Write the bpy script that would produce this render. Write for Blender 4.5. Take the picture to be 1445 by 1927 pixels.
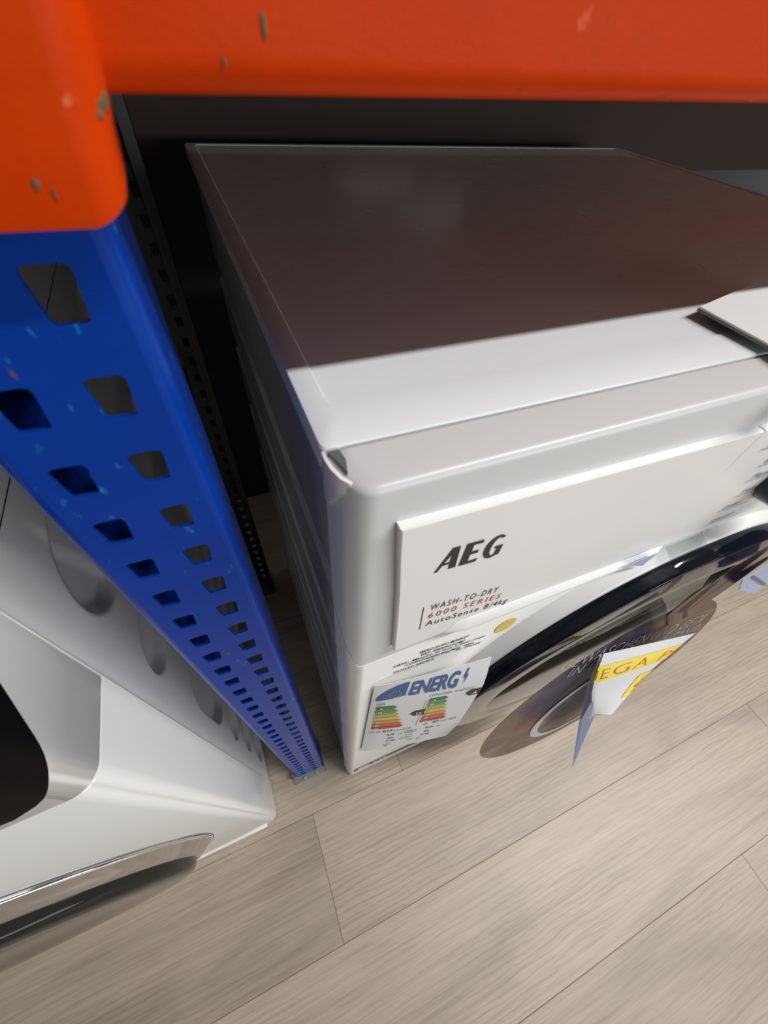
import bpy, bmesh, math, random
from mathutils import Vector, Matrix, Euler

for o in list(bpy.data.objects):
    bpy.data.objects.remove(o)
sc = bpy.context.scene
COL = sc.collection
random.seed(4)

# ------------------------------------------------------------------ camera
cam_data = bpy.data.cameras.new('camera')
cam = bpy.data.objects.new('camera', cam_data)
COL.objects.link(cam)
cam.location = (-0.02531, -0.07933, 0.94510)
cam.rotation_euler = (0.677447, -0.069030, -0.389438)
cam_data.sensor_fit = 'HORIZONTAL'
cam_data.sensor_width = 36.0
cam_data.lens = 36.0 * 746.475 / 1445.0
cam_data.clip_start = 0.005
cam_data.dof.use_dof = True
cam_data.dof.focus_distance = 0.34
cam_data.dof.aperture_fstop = 15.0
sc.camera = cam

# ------------------------------------------------------------------ world, lights, exposure
world = bpy.data.worlds.new('shop_light')
sc.world = world
world.use_nodes = True
bg = world.node_tree.nodes['Background']
bg.inputs['Color'].default_value = (0.93, 0.96, 1.0, 1)
bg.inputs['Strength'].default_value = 0.12


def area(name, loc, aim, size_x, size_y, power, color=(1, 1, 1)):
    d = bpy.data.lights.new(name, 'AREA')
    d.shape = 'RECTANGLE'
    d.size, d.size_y = size_x, size_y
    d.energy = power
    d.color = color
    o = bpy.data.objects.new(name, d)
    COL.objects.link(o)
    o.location = loc
    o.rotation_euler = (Vector(aim) - Vector(loc)).to_track_quat('-Z', 'Y').to_euler()
    return o


area('ceiling_strip_light', (1.9, -0.85, 3.1), (1.9, -0.85, 0), 2.6, 0.10, 108, (1.0, 0.99, 0.97))
area('front_fill_light', (2.5, -4.6, 1.0), (0.2, 0, 0.8), 4.2, 1.0, 112, (0.97, 0.985, 1.0))  # added fill to brighten the front faces, no window behind it
sc.view_settings.view_transform = 'Standard'
sc.view_settings.look = 'None'
sc.view_settings.gamma = 1.0
sc.view_settings.use_curve_mapping = False
sc.view_settings.exposure = 0.0


# ------------------------------------------------------------------ materials
def mat(name, color, rough=0.4, metallic=0.0, coat=0.0, vary=0.04, vscale=18.0, rvary=0.05, bump=0.0, bscale=200.0, spec=0.5):
    m = bpy.data.materials.new(name)
    m.use_nodes = True
    nt = m.node_tree
    b = nt.nodes['Principled BSDF']
    N = lambda t: nt.nodes.new(t)
    tc = N('ShaderNodeTexCoord')
    no = N('ShaderNodeTexNoise')
    no.inputs['Scale'].default_value = vscale
    no.inputs['Detail'].default_value = 4
    nt.links.new(tc.outputs['Object'], no.inputs['Vector'])
    mx = N('ShaderNodeMix')
    mx.data_type = 'RGBA'
    mx.inputs[6].default_value = tuple(c * (1 - vary) for c in color) + (1,)
    mx.inputs[7].default_value = tuple(min(1, c * (1 + vary)) for c in color) + (1,)
    nt.links.new(no.outputs['Fac'], mx.inputs[0])
    nt.links.new(mx.outputs[2], b.inputs['Base Color'])
    mr = N('ShaderNodeMapRange')
    mr.inputs['To Min'].default_value = max(0.02, rough - rvary)
    mr.inputs['To Max'].default_value = min(1, rough + rvary)
    nt.links.new(no.outputs['Fac'], mr.inputs['Value'])
    nt.links.new(mr.outputs['Result'], b.inputs['Roughness'])
    b.inputs['Metallic'].default_value = metallic
    b.inputs['Coat Weight'].default_value = coat
    b.inputs['Coat Roughness'].default_value = 0.08
    b.inputs['Specular IOR Level'].default_value = spec
    if bump:
        n2 = N('ShaderNodeTexNoise')
        n2.inputs['Scale'].default_value = bscale
        n2.inputs['Detail'].default_value = 3
        nt.links.new(tc.outputs['Object'], n2.inputs['Vector'])
        bp = N('ShaderNodeBump')
        bp.inputs['Strength'].default_value = bump
        bp.inputs['Distance'].default_value = 0.001
        nt.links.new(n2.outputs['Fac'], bp.inputs['Height'])
        nt.links.new(bp.outputs['Normal'], b.inputs['Normal'])
    return m


def add_chips(m, color, scale, lo, hi, stretch=(1, 1, 1), seed=0.0, rough=0.8):
    """Worn spots: a noise threshold mixes a second paint/rust colour in."""
    nt = m.node_tree
    b = nt.nodes['Principled BSDF']
    src = b.inputs['Base Color'].links[0].from_socket
    N = lambda t: nt.nodes.new(t)
    tc = N('ShaderNodeTexCoord')
    mp = N('ShaderNodeMapping')
    mp.inputs['Scale'].default_value = stretch
    mp.inputs['Location'].default_value = (seed, seed * 0.7, seed * 1.3)
    nt.links.new(tc.outputs['Object'], mp.inputs['Vector'])
    no = N('ShaderNodeTexNoise')
    no.inputs['Scale'].default_value = scale
    no.inputs['Detail'].default_value = 5
    nt.links.new(mp.outputs['Vector'], no.inputs['Vector'])
    r = N('ShaderNodeMapRange')
    r.inputs['From Min'].default_value = lo
    r.inputs['From Max'].default_value = hi
    nt.links.new(no.outputs['Fac'], r.inputs['Value'])
    mx = N('ShaderNodeMix')
    mx.data_type = 'RGBA'
    mx.inputs[7].default_value = tuple(color) + (1,)
    nt.links.new(r.outputs['Result'], mx.inputs[0])
    nt.links.new(src, mx.inputs[6])
    nt.links.new(mx.outputs[2], b.inputs['Base Color'])


M = {}
M['white'] = mat('white_plastic', (0.82, 0.81, 0.79), 0.28, vary=0.012, coat=0.15)
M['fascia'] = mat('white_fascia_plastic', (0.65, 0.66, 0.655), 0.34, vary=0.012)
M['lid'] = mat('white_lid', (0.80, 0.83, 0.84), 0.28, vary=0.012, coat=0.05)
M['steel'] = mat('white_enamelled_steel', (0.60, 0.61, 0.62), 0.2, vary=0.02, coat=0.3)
M['drawer'] = mat('white_drawer_front', (0.86, 0.86, 0.845), 0.35, vary=0.01)
M['gap'] = mat('dark_gap', (0.03, 0.03, 0.032), 0.6)
M['black'] = mat('gloss_black', (0.004, 0.006, 0.012), 0.06, rvary=0.02, spec=0.16)
M['knob'] = mat('navy_black_plastic', (0.012, 0.014, 0.03), 0.3)
M['chrome'] = mat('chrome', (0.80, 0.80, 0.80), 0.07, metallic=1.0, rvary=0.03)
M['smoke'] = mat('smoked_glass', (0.02, 0.019, 0.018), 0.08, rvary=0.02, spec=0.15)
M['ink'] = mat('black_ink', (0.015, 0.015, 0.017), 0.5)
M['greyink'] = mat('grey_ink', (0.12, 0.12, 0.125), 0.5)
M['redink'] = mat('red_ink', (0.55, 0.06, 0.03), 0.5)
M['yellow'] = mat('yellow_sticker', (0.78, 0.56, 0.12), 0.55)
M['yellowpaper'] = mat('yellow_print', (0.82, 0.68, 0.07), 0.55)
M['redprint'] = mat('red_print', (0.70, 0.16, 0.04), 0.5)
M['bluepr'] = mat('blue_print', (0.045, 0.13, 0.33), 0.5)
M['badge'] = mat('dark_grey_badge', (0.10, 0.095, 0.09), 0.4)
M['whiteink'] = mat('white_ink', (0.75, 0.75, 0.75), 0.5)
M['m2white'] = mat('warm_white_plastic', (0.73, 0.73, 0.71), 0.18, vary=0.015, coat=0.4)
M['m2steel'] = mat('grey_white_steel', (0.78, 0.785, 0.79), 0.3, vary=0.02, coat=0.2)
M['orange'] = mat('orange_powder_coat', (0.60, 0.045, 0.0015), 0.36, coat=0.0, vary=0.12, vscale=60, bump=0.08, bscale=500, spec=0.05)
add_chips(M['orange'], (0.10, 0.055, 0.02), 85, 0.69, 0.76, (1, 1, 0.6), 3.1)
add_chips(M['orange'], (0.75, 0.22, 0.10), 120, 0.70, 0.80, (1, 1, 1), 9.3)
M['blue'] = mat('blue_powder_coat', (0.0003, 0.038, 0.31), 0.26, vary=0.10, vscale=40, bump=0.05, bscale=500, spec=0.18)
M['shadepost'] = mat('shaded_post_coat', (0.006, 0.007, 0.010), 0.4, vary=0.1)  # near-black coat paints in the shade at the rear post and braces
add_chips(M['blue'], (0.02, 0.22, 0.48), 230, 0.67, 0.78, (1, 1, 0.5), 5.7)
add_chips(M['blue'], (0.14, 0.075, 0.03), 210, 0.735, 0.78, (1, 1, 0.45), 1.9)
M['galv'] = mat('galvanised_steel', (0.28, 0.30, 0.27), 0.45, metallic=0.8, vary=0.2, vscale=120)
M['bolt'] = mat('zinc_bolt', (0.6, 0.61, 0.6), 0.35, metallic=0.9)
M['board'] = mat('shelf_chipboard', (0.28, 0.22, 0.17), 0.7, vary=0.2, vscale=90)
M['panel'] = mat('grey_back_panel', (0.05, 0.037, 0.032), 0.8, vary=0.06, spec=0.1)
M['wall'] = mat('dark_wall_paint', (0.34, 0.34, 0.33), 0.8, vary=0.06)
M['wallshade'] = mat('dark_shade_paint', (0.03, 0.032, 0.036), 0.85, vary=0.06)  # near-black paints in the shade low on the back wall
for k, c in {'cA': (0.03, 0.22, 0.07), 'cB': (0.10, 0.34, 0.10), 'cC': (0.46, 0.52, 0.08), 'cD': (0.78, 0.58, 0.04),
             'cE': (0.74, 0.34, 0.06), 'cF': (0.68, 0.14, 0.05), 'cG': (0.58, 0.03, 0.03)}.items():
    M[k] = mat('label_class_' + k[1].lower(), c, 0.5)


def clear_material(name, tint, gloss=0.12, rough=0.04):
    m = bpy.data.materials.new(name)
    m.use_nodes = True
    nt = m.node_tree
    nt.nodes.remove(nt.nodes['Principled BSDF'])
    out = nt.nodes['Material Output']
    N = lambda t: nt.nodes.new(t)
    tr = N('ShaderNodeBsdfTransparent')
    tc = N('ShaderNodeTexCoord')
    no = N('ShaderNodeTexNoise')
    no.inputs['Scale'].default_value = 30
    nt.links.new(tc.outputs['Object'], no.inputs['Vector'])
    mx = N('ShaderNodeMix')
    mx.data_type = 'RGBA'
    mx.inputs[6].default_value = tuple(c * 0.97 for c in tint) + (1,)
    mx.inputs[7].default_value = tuple(tint) + (1,)
    nt.links.new(no.outputs['Fac'], mx.inputs[0])
    nt.links.new(mx.outputs[2], tr.inputs['Color'])
    gl = N('ShaderNodeBsdfGlossy')
    gl.inputs['Roughness'].default_value = rough
    fr = N('ShaderNodeLayerWeight')
    pw = N('ShaderNodeMath')
    pw.operation = 'POWER'
    pw.inputs[1].default_value = 4.0
    nt.links.new(fr.outputs['Facing'], pw.inputs[0])
    ma = N('ShaderNodeMath')
    ma.operation = 'MULTIPLY_ADD'
    ma.inputs[1].default_value = 0.5
    ma.inputs[2].default_value = 0.04
    nt.links.new(pw.outputs[0], ma.inputs[0])
    sh = N('ShaderNodeMixShader')
    nt.links.new(ma.outputs[0], sh.inputs['Fac'])
    nt.links.new(tr.outputs['BSDF'], sh.inputs[1])
    nt.links.new(gl.outputs['BSDF'], sh.inputs[2])
    nt.links.new(sh.outputs['Shader'], out.inputs['Surface'])
    return m


def paper_material(name, color):
    m = mat(name, color, 0.6, vary=0.015)
    nt = m.node_tree
    out, b = nt.nodes['Material Output'], nt.nodes['Principled BSDF']
    tl = nt.nodes.new('ShaderNodeBsdfTranslucent')
    tl.inputs['Color'].default_value = tuple(color) + (1,)
    sh = nt.nodes.new('ShaderNodeMixShader')
    sh.inputs['Fac'].default_value = 0.25
    nt.links.new(b.outputs['BSDF'], sh.inputs[1])
    nt.links.new(tl.outputs['BSDF'], sh.inputs[2])
    nt.links.new(sh.outputs['Shader'], out.inputs['Surface'])
    return m
M['paper'] = paper_material('white_paper', (0.88, 0.885, 0.89))
M['card'] = mat('opaque_white_paper', (0.80, 0.805, 0.81), 0.5, vary=0.015)
M['blue_and_shaded'] = paper_material('blue_and_shaded_paper', (0.52, 0.58, 0.78))  # pale blue paper; on the folded corner it paints in bluish shade
M['clear'] = clear_material('clear_plastic', (0.90, 0.92, 0.91))


def plank_material(name, base):
    m = bpy.data.materials.new(name)
    m.use_nodes = True
    nt = m.node_tree
    b = nt.nodes['Principled BSDF']
    N = lambda t: nt.nodes.new(t)
    L = nt.links.new
    tc = N('ShaderNodeTexCoord')
    oi = N('ShaderNodeObjectInfo')
    off = N('ShaderNodeVectorMath')
    off.operation = 'SCALE'
    off.inputs[0].default_value = (7.3, 3.1, 11.7)
    L(oi.outputs['Random'], off.inputs['Scale'])
    add = N('ShaderNodeVectorMath')
    add.operation = 'ADD'
    L(tc.outputs['Object'], add.inputs[0])
    L(off.outputs['Vector'], add.inputs[1])

    def noise(scale, stretch, detail=5, rough=0.55, dist=0.0):
        mp = N('ShaderNodeMapping')
        mp.inputs['Scale'].default_value = stretch
        L(add.outputs['Vector'], mp.inputs['Vector'])
        n = N('ShaderNodeTexNoise')
        n.inputs['Scale'].default_value = scale
        n.inputs['Detail'].default_value = detail
        n.inputs['Roughness'].default_value = rough
        n.inputs['Distortion'].default_value = dist
        L(mp.outputs['Vector'], n.inputs['Vector'])
        return n.outputs['Fac']

    def ramp(fac, stops):
        r = N('ShaderNodeValToRGB')
        e = r.color_ramp.elements
        e[0].position, e[0].color = stops[0][0], tuple(stops[0][1]) + (1,)
        e[1].position, e[1].color = stops[-1][0], tuple(stops[-1][1]) + (1,)
        for p, c in stops[1:-1]:
            x = e.new(p)
            x.color = tuple(c) + (1,)
        L(fac, r.inputs['Fac'])
        return r.outputs['Color']

    def mul(a, bb, f=1.0):
        x = N('ShaderNodeMix')
        x.data_type = 'RGBA'
        x.blend_type = 'MULTIPLY'
        x.inputs[0].default_value = f
        L(a, x.inputs[6])
        L(bb, x.inputs[7])
        return x.outputs[2]
    wide = ramp(noise(3.2, (1.0, 3.5, 1), 3, 0.5, 0.6), [(0.30, [c * 0.80 for c in base]), (0.5, base), (0.72, [min(1, c * 1.12) for c in base])])
    grain = ramp(noise(24, (0.30, 8, 1), 6, 0.6, 0.6), [(0.30, (0.84, 0.82, 0.79)), (0.55, (1, 1, 1)), (0.75, (1.06, 1.05, 1.04))])
    fine = ramp(noise(110, (0.14, 6, 1), 3, 0.5), [(0.38, (0.88, 0.87, 0.86)), (0.55, (1, 1, 1)), (0.8, (1.03, 1.03, 1.03))])
    # cathedral figure: rings of a stretched, distorted distance field, only in some areas
    mp = N('ShaderNodeMapping')
    mp.inputs['Scale'].default_value = (1.0, 4.2, 1)
    L(add.outputs['Vector'], mp.inputs['Vector'])
    wv = N('ShaderNodeTexWave')
    wv.wave_type = 'RINGS'
    wv.inputs['Scale'].default_value = 13
    wv.inputs['Distortion'].default_value = 7.0
    wv.inputs['Detail'].default_value = 3
    wv.inputs['Detail Scale'].default_value = 0.9
    L(mp.outputs['Vector'], wv.inputs['Vector'])
    ring = ramp(wv.outputs['Fac'], [(0.0, (0.84, 0.815, 0.79)), (0.35, (1, 1, 1)), (1.0, (1, 1, 1))])
    area_mask = noise(2.1, (1.2, 3, 1), 2)
    mk = N('ShaderNodeMapRange')
    mk.inputs['From Min'].default_value = 0.44
    mk.inputs['From Max'].default_value = 0.58
    mk.inputs['To Max'].default_value = 0.95
    L(area_mask, mk.inputs['Value'])
    c = mul(mul(wide, grain), fine, 0.8)
    x = N('ShaderNodeMix')
    x.data_type = 'RGBA'
    x.blend_type = 'MULTIPLY'
    L(mk.outputs['Result'], x.inputs[0])
    L(c, x.inputs[6])
    L(ring, x.inputs[7])
    flecks = ramp(noise(28, (0.5, 6, 1), 4, 0.7, 0.2), [(0.70, (1, 1, 1)), (0.76, (0.45, 0.42, 0.38))])
    tone = N('ShaderNodeMapRange')
    tone.inputs['To Min'].default_value = 0.90
    tone.inputs['To Max'].default_value = 1.06
    L(oi.outputs['Random'], tone.inputs['Value'])
    tn = N('ShaderNodeCombineColor')
    for ch in range(3):
        L(tone.outputs['Result'], tn.inputs[ch])
    c2 = mul(mul(x.outputs[2], flecks, 0.8), tn.outputs['Color'])
    L(c2, b.inputs['Base Color'])
    b.inputs['Roughness'].default_value = 0.42
    bp = N('ShaderNodeBump')
    bp.inputs['Strength'].default_value = 0.12
    bp.inputs['Distance'].default_value = 0.0006
    L(grain, bp.inputs['Height'])
    L(bp.outputs['Normal'], b.inputs['Normal'])
    return m


M['plank'] = plank_material('pale_oak_plank', (0.455, 0.378, 0.296))


# ------------------------------------------------------------------ mesh helpers
def link(o, parent=None):
    COL.objects.link(o)
    if parent is not None:
        o.parent = parent
    return o


def obj(name, bm, m, parent=None, smooth=False, angle=35, normals=True):
    if isinstance(bm, bmesh.types.BMesh):
        if normals:
            bmesh.ops.recalc_face_normals(bm, faces=bm.faces)
        me = bpy.data.meshes.new(name)
        bm.to_mesh(me)
        bm.free()
    else:
        me = bm
        me.name = name
    me.materials.clear()
    me.materials.append(m)
    if smooth:
        me.shade_smooth()
        me.set_sharp_from_angle(angle=math.radians(angle))
    return link(bpy.data.objects.new(name, me), parent)


def tag(o, label=None, cat=None, group=None, kind=None):
    if label:
        o['label'] = label
    if cat:
        o['category'] = cat
    if group:
        o['group'] = group
    if kind:
        o['kind'] = kind
    return o


def empty(name, loc=(0, 0, 0)):
    o = bpy.data.objects.new(name, None)
    o.empty_display_size = 0.05
    o.location = loc
    return link(o)


def box(bm, x0, x1, y0, y1, z0, z1, bevel=0.0, seg=2):
    r = bmesh.ops.create_cube(bm, size=1.0)
    vs = r['verts']
    for v in vs:
        v.co = Vector(((x0 + x1) / 2 + v.co.x * (x1 - x0), (y0 + y1) / 2 + v.co.y * (y1 - y0), (z0 + z1) / 2 + v.co.z * (z1 - z0)))
    if bevel:
        es = list({e for v in vs for e in v.link_edges})
        bmesh.ops.bevel(bm, geom=es, offset=bevel, segments=seg, profile=0.5, affect='EDGES', clamp_overlap=True)
    return bm


def boxmesh(*a, **k):
    return box(bmesh.new(), *a, **k)


def loft(rings, closed_ring=True, closed_ends=False, cap=False):
    """Quads between successive rings of points."""
    bm = bmesh.new()
    vr = [[bm.verts.new(p) for p in r] for r in rings]
    n = len(rings[0])
    m = len(rings)
    for i in range(m if closed_ends else m - 1):
        a, b = vr[i], vr[(i + 1) % m]
        for k in range(n if closed_ring else n - 1):
            bm.faces.new((a[k], a[(k + 1) % n], b[(k + 1) % n], b[k]))
    if cap:
        bm.faces.new(vr[0])
        bm.faces.new(list(reversed(vr[-1])))
    return bm


def prism(pts, axis, a, b):
    """Polygon (2-D points) extruded along an axis. axis 'y': points are (x, z); 'x': (y, z); 'z': (x, y)."""
    def P(p, t):
        return {'y': (p[0], t, p[1]), 'x': (t, p[0], p[1]), 'z': (p[0], p[1], t)}[axis]
    return loft([[P(p, a) for p in pts], [P(p, b) for p in pts]], cap=True)


def rounded(pts, r, seg=4):
    """Round the corners of a 2-D polygon."""
    out = []
    n = len(pts)
    for i in range(n):
        p0, p1, p2 = Vector(pts[i - 1]), Vector(pts[i]), Vector(pts[(i + 1) % n])
        rr = r[i] if isinstance(r, (list, tuple)) else r
        d0, d1 = (p0 - p1), (p2 - p1)
        t = min(rr, d0.length * 0.49, d1.length * 0.49)
        a, b = p1 + d0.normalized() * t, p1 + d1.normalized() * t
        if t < 1e-6:
            out.append(tuple(p1))
            continue
        for k in range(seg + 1):
            s = k / seg
            q = a * (1 - s) ** 2 + p1 * 2 * s * (1 - s) + b * s * s
            out.append(tuple(q))
    return out


def fill2d(outer, holes=(), thick=0.0, name='shape', bevel=0.0):
    """A flat filled outline with holes (2-D curve fill), as a mesh in the XY plane, thickness along Z."""
    cu = bpy.data.curves.new(name, 'CURVE')
    cu.dimensions = '2D'
    cu.fill_mode = 'BOTH'
    cu.extrude = thick / 2
    cu.bevel_depth = bevel
    cu.bevel_resolution = 1
    for pts in [outer] + list(holes):
        s = cu.splines.new('POLY')
        s.points.add(len(pts) - 1)
        for q, p in zip(s.points, pts):
            q.co = (p[0], p[1], 0, 1)
        s.use_cyclic_u = True
    o = bpy.data.objects.new(name, cu)
    COL.objects.link(o)
    bpy.context.view_layer.update()
    me = bpy.data.meshes.new_from_object(o)
    bpy.data.objects.remove(o)
    return me


_fonts = {}


def text_mesh(s, shear=0.0, spacing=1.0, bold=0.0):
    """Text as a flat mesh, normalised so that the cap height is 1 and it starts at x = 0. Returns mesh and width."""
    cu = bpy.data.curves.new('print', 'FONT')
    cu.body = s
    cu.size = 1.0
    cu.shear = shear
    cu.space_character = spacing
    cu.offset = bold
    cu.resolution_u = 3
    o = bpy.data.objects.new('print', cu)
    COL.objects.link(o)
    bpy.context.view_layer.update()
    me = bpy.data.meshes.new_from_object(o)
    bpy.data.objects.remove(o)
    if not len(me.vertices):
        return me, 1.0
    xs = [v.co.x for v in me.vertices]
    x0, w = min(xs), max(xs) - min(xs)
    CAP = 0.729
    for v in me.vertices:
        v.co.x = (v.co.x - x0) / CAP
        v.co.y = v.co.y / CAP
        v.co.z = 0
    return me, w / CAP


def to_bm(parts):
    """Join (mesh, function(x, y) -> 3-D point) pairs into one bmesh."""
    bm = bmesh.new()
    for me, f in parts:
        b2 = bmesh.new()
        b2.from_mesh(me)
        for v in b2.verts:
            v.co = Vector(f(v.co.x, v.co.y))
        tmp = bpy.data.meshes.new('t')
        b2.to_mesh(tmp)
        b2.free()
        bm.from_mesh(tmp)
        bpy.data.meshes.remove(tmp)
        bpy.data.meshes.remove(me)
    return bm


def line_text(s, p0, p1, cap, up=(0, 0, 1), **k):
    """Map a line of text so its baseline runs from p0 to p1, capital height cap along up."""
    me, w = text_mesh(s, **k)
    p0, p1, u = Vector(p0), Vector(p1), Vector(up)
    return me, (lambda x, y: p0 + (p1 - p0) * (x / w) + u * (y * cap))


def stroke(p0, p1, w, up=(0, 0, 1)):
    bm = bmesh.new()
    p0, p1, u = Vector(p0), Vector(p1), Vector(up) * w / 2
    if abs((p1 - p0).normalized().dot(u.normalized())) > 0.7:
        u = Vector((w / 2, 0, 0))
    vs = [bm.verts.new(p) for p in (p0 - u, p1 - u, p1 + u, p0 + u)]
    bm.faces.new(vs)
    me = bpy.data.meshes.new('stroke')
    bm.to_mesh(me)
    bm.free()
    return me, None


def join_bm(bms):
    out = bmesh.new()
    for b in bms:
        me = bpy.data.meshes.new('t')
        b.to_mesh(me)
        b.free()
        out.from_mesh(me)
        bpy.data.meshes.remove(me)
    return out


def disc_pts(cx, cy, r, n=48, a0=0.0, a1=2 * math.pi, ry=None):
    ry = r if ry is None else ry
    full = abs(a1 - a0 - 2 * math.pi) < 1e-6
    m = n if full else n + 1
    return [(cx + r * math.cos(a0 + (a1 - a0) * i / n), cy + ry * math.sin(a0 + (a1 - a0) * i / n)) for i in range(m)]


# ------------------------------------------------------------------ floor of planks
floor = tag(obj('floor', boxmesh(-2.6, 3.6, -2.6, 2.0, -0.03, -0.006), mat('plank_joint', (0.16, 0.125, 0.10), 0.8)), kind='structure')
PW = 0.1822
rows = {0: 0.1055, -1: -0.08, -2: 0.912, -3: 0.652, 1: 0.70, 2: 0.25, 3: -0.35, -4: 0.30, -5: -0.1, -6: 0.5}
PL = 1.49
for k in range(-12, 9):
    y0 = -0.03 + k * PW
    j = rows.get(k, random.uniform(0, PL))
    i0 = math.floor((-2.4 - j) / PL)
    i = i0
    while j + i * PL < 3.4:
        xa, xb = j + i * PL, j + (i + 1) * PL
        i += 1
        xa, xb = max(xa, -2.5), min(xb, 3.5)
        if xb - xa < 0.05:
            continue
        g = 0.0002
        bm = boxmesh(-(xb - xa) / 2 + g, (xb - xa) / 2 - g, -PW / 2 + g, PW / 2 - g, -0.006, 0.0, bevel=0.0005, seg=1)
        o = obj('plank', bm, M['plank'], floor)
        o.location = ((xa + xb) / 2, y0 + PW / 2, random.uniform(-0.0002, 0.0))

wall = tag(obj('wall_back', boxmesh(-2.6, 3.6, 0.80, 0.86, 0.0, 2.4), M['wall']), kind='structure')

tag(obj('wall_shade_panel', boxmesh(-2.6, 3.6, 0.790, 0.800, 0.0, 0.872), M['wallshade'], wall), 'added dark board for the shade low on the wall')

# ------------------------------------------------------------------ storage rack
rack = tag(empty('storage_rack', (-0.066, 0.036, 0)),
           'storage rack of perforated blue posts with a chipped orange beam across the top', 'rack')
RX, RY = -0.066, 0.036


def radj(bm):
    bmesh.ops.translate(bm, verts=bm.verts, vec=(-RX, -RY, 0))
    return bm


def radj_me(me):
    me.transform(Matrix.Translation((-RX, -RY, 0)))
    return me


HW = 0.0272          # half width of the post
PITCH = 0.02738
TOPZ = 1.9


def make_post(depth_sign=1, nmin=0.012):
    holes = []
    zc = 0.90035
    zs = []
    while zc > 0.02:
        zs.append(zc)
        zc -= PITCH
    zc = 0.90035 + PITCH
    while zc < TOPZ - 0.02:
        zs.append(zc)
        zc += PITCH
    for z in zs:
        for cx in (0.0107, -0.0113):
            top, bot, h = 0.0054, 0.0041, 0.0066
            pts = [(cx - top, z + h), (cx + top, z + h), (cx + bot, z - h), (cx - bot, z - h)]
            holes.append(rounded(pts, [0.0022, 0.0022, 0.0012, 0.0012], 2))
    bm = bmesh.new()
    w = HW - 0.005
    zs_sorted = sorted(zs)
    edges_z = [0.002] + [(a + b) / 2 for a, b in zip(zs_sorted, zs_sorted[1:])] + [TOPZ]
    per = len(zs)
    hl = {}
    for k, z in enumerate(zs):
        hl[round(z, 5)] = holes[2 * k:2 * k + 2]
    for z, za, zb in zip(zs_sorted, edges_z, edges_z[1:]):
        for hole, xa, xb in ((hl[round(z, 5)][0], -0.0003, w), (hl[round(z, 5)][1], -w, -0.0003)):
            cell = [(xa, za), (xb, za), (xb, zb), (xa, zb)]
            for yy in (0.0, 0.0014):
                ov = [bm.verts.new((p[0], yy, p[1])) for p in cell]
                iv = [bm.verts.new((p[0], yy, p[1])) for p in hole]
                es = [bm.edges.new((q[k], q[(k + 1) % len(q)])) for q in (ov, iv) for k in range(len(q))]
                bmesh.ops.triangle_fill(bm, use_beauty=True, use_dissolve=False, edges=es)
                if yy == 0.0:
                    fv = iv
            for k in range(len(fv)):
                bm.faces.new((fv[k], fv[(k + 1) % len(fv)], iv[(k + 1) % len(fv)], iv[k]))
    bmesh.ops.remove_doubles(bm, verts=bm.verts, dist=1e-6)
    # rounded corners, sides and inward lips as swept strips
    t = 0.0016
    for s in (-1, 1):
        out = [(s * (HW - 0.005), 0.0)]
        for k in range(1, 7):
            a = math.pi / 2 * k / 6
            out.append((s * (HW - 0.005 + 0.005 * math.sin(a)), 0.005 - 0.005 * math.cos(a)))
        out += [(s * HW, 0.040), (s * (HW - 0.010), 0.040)]
        inn = [(s * (HW - 0.005), t)]
        for k in range(1, 7):
            a = math.pi / 2 * k / 6
            inn.append((s * (HW - 0.005 + (0.005 - t) * math.sin(a)), 0.005 - (0.005 - t) * math.cos(a)))
        inn += [(s * (HW - t), 0.040 - t), (s * (HW - 0.010), 0.040 - t)]
        prof = out + list(reversed(inn))
        b2 = prism(prof, 'z', 0.002, TOPZ)
        tmp = bpy.data.meshes.new('t')
        bmesh.ops.recalc_face_normals(b2, faces=b2.faces)
        b2.to_mesh(tmp)
        b2.free()
        bm.from_mesh(tmp)
        bpy.data.meshes.remove(tmp)
    return bm


post = obj('post', make_post(), M['blue'], rack, smooth=True, angle=40)
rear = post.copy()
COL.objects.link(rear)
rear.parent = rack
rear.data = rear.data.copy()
rear.data.materials[0] = M['shadepost']
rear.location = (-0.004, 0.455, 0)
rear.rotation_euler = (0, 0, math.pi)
for x, y in ((0, 0), (-0.004, 0.455)):
    bm = bmesh.new()
    s = 1 if y == 0 else -1
    box(bm, x - 0.033, x + 0.031, y - s * 0.010, y + s * 0.048, 0.0, 0.004, bevel=0.001)
    box(bm, x - 0.0315, x - 0.0295, y - s * 0.002, y + s * 0.04, 0.004, 0.03)
    box(bm, x + 0.0285, x + 0.0305, y - s * 0.002, y + s * 0.04, 0.004, 0.03)
    fp = obj('foot_plate', bm, M['galv'], rack)
    for q in (-0.011, 0.013):
        b = bmesh.new()
        bmesh.ops.create_cone(b, cap_ends=True, segments=6, radius1=0.0036, radius2=0.0036, depth=0.004,
                              matrix=Matrix.Translation((x + q, y - s * 0.0065, 0.006)))
        obj('bolt', b, M['bolt'], fp)
# braces between the two posts
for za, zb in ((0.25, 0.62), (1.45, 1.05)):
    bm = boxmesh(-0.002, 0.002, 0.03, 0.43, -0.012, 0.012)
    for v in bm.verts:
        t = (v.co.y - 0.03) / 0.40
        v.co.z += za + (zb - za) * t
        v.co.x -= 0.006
    obj('brace', bm, M['shadepost'], rack)

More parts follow.
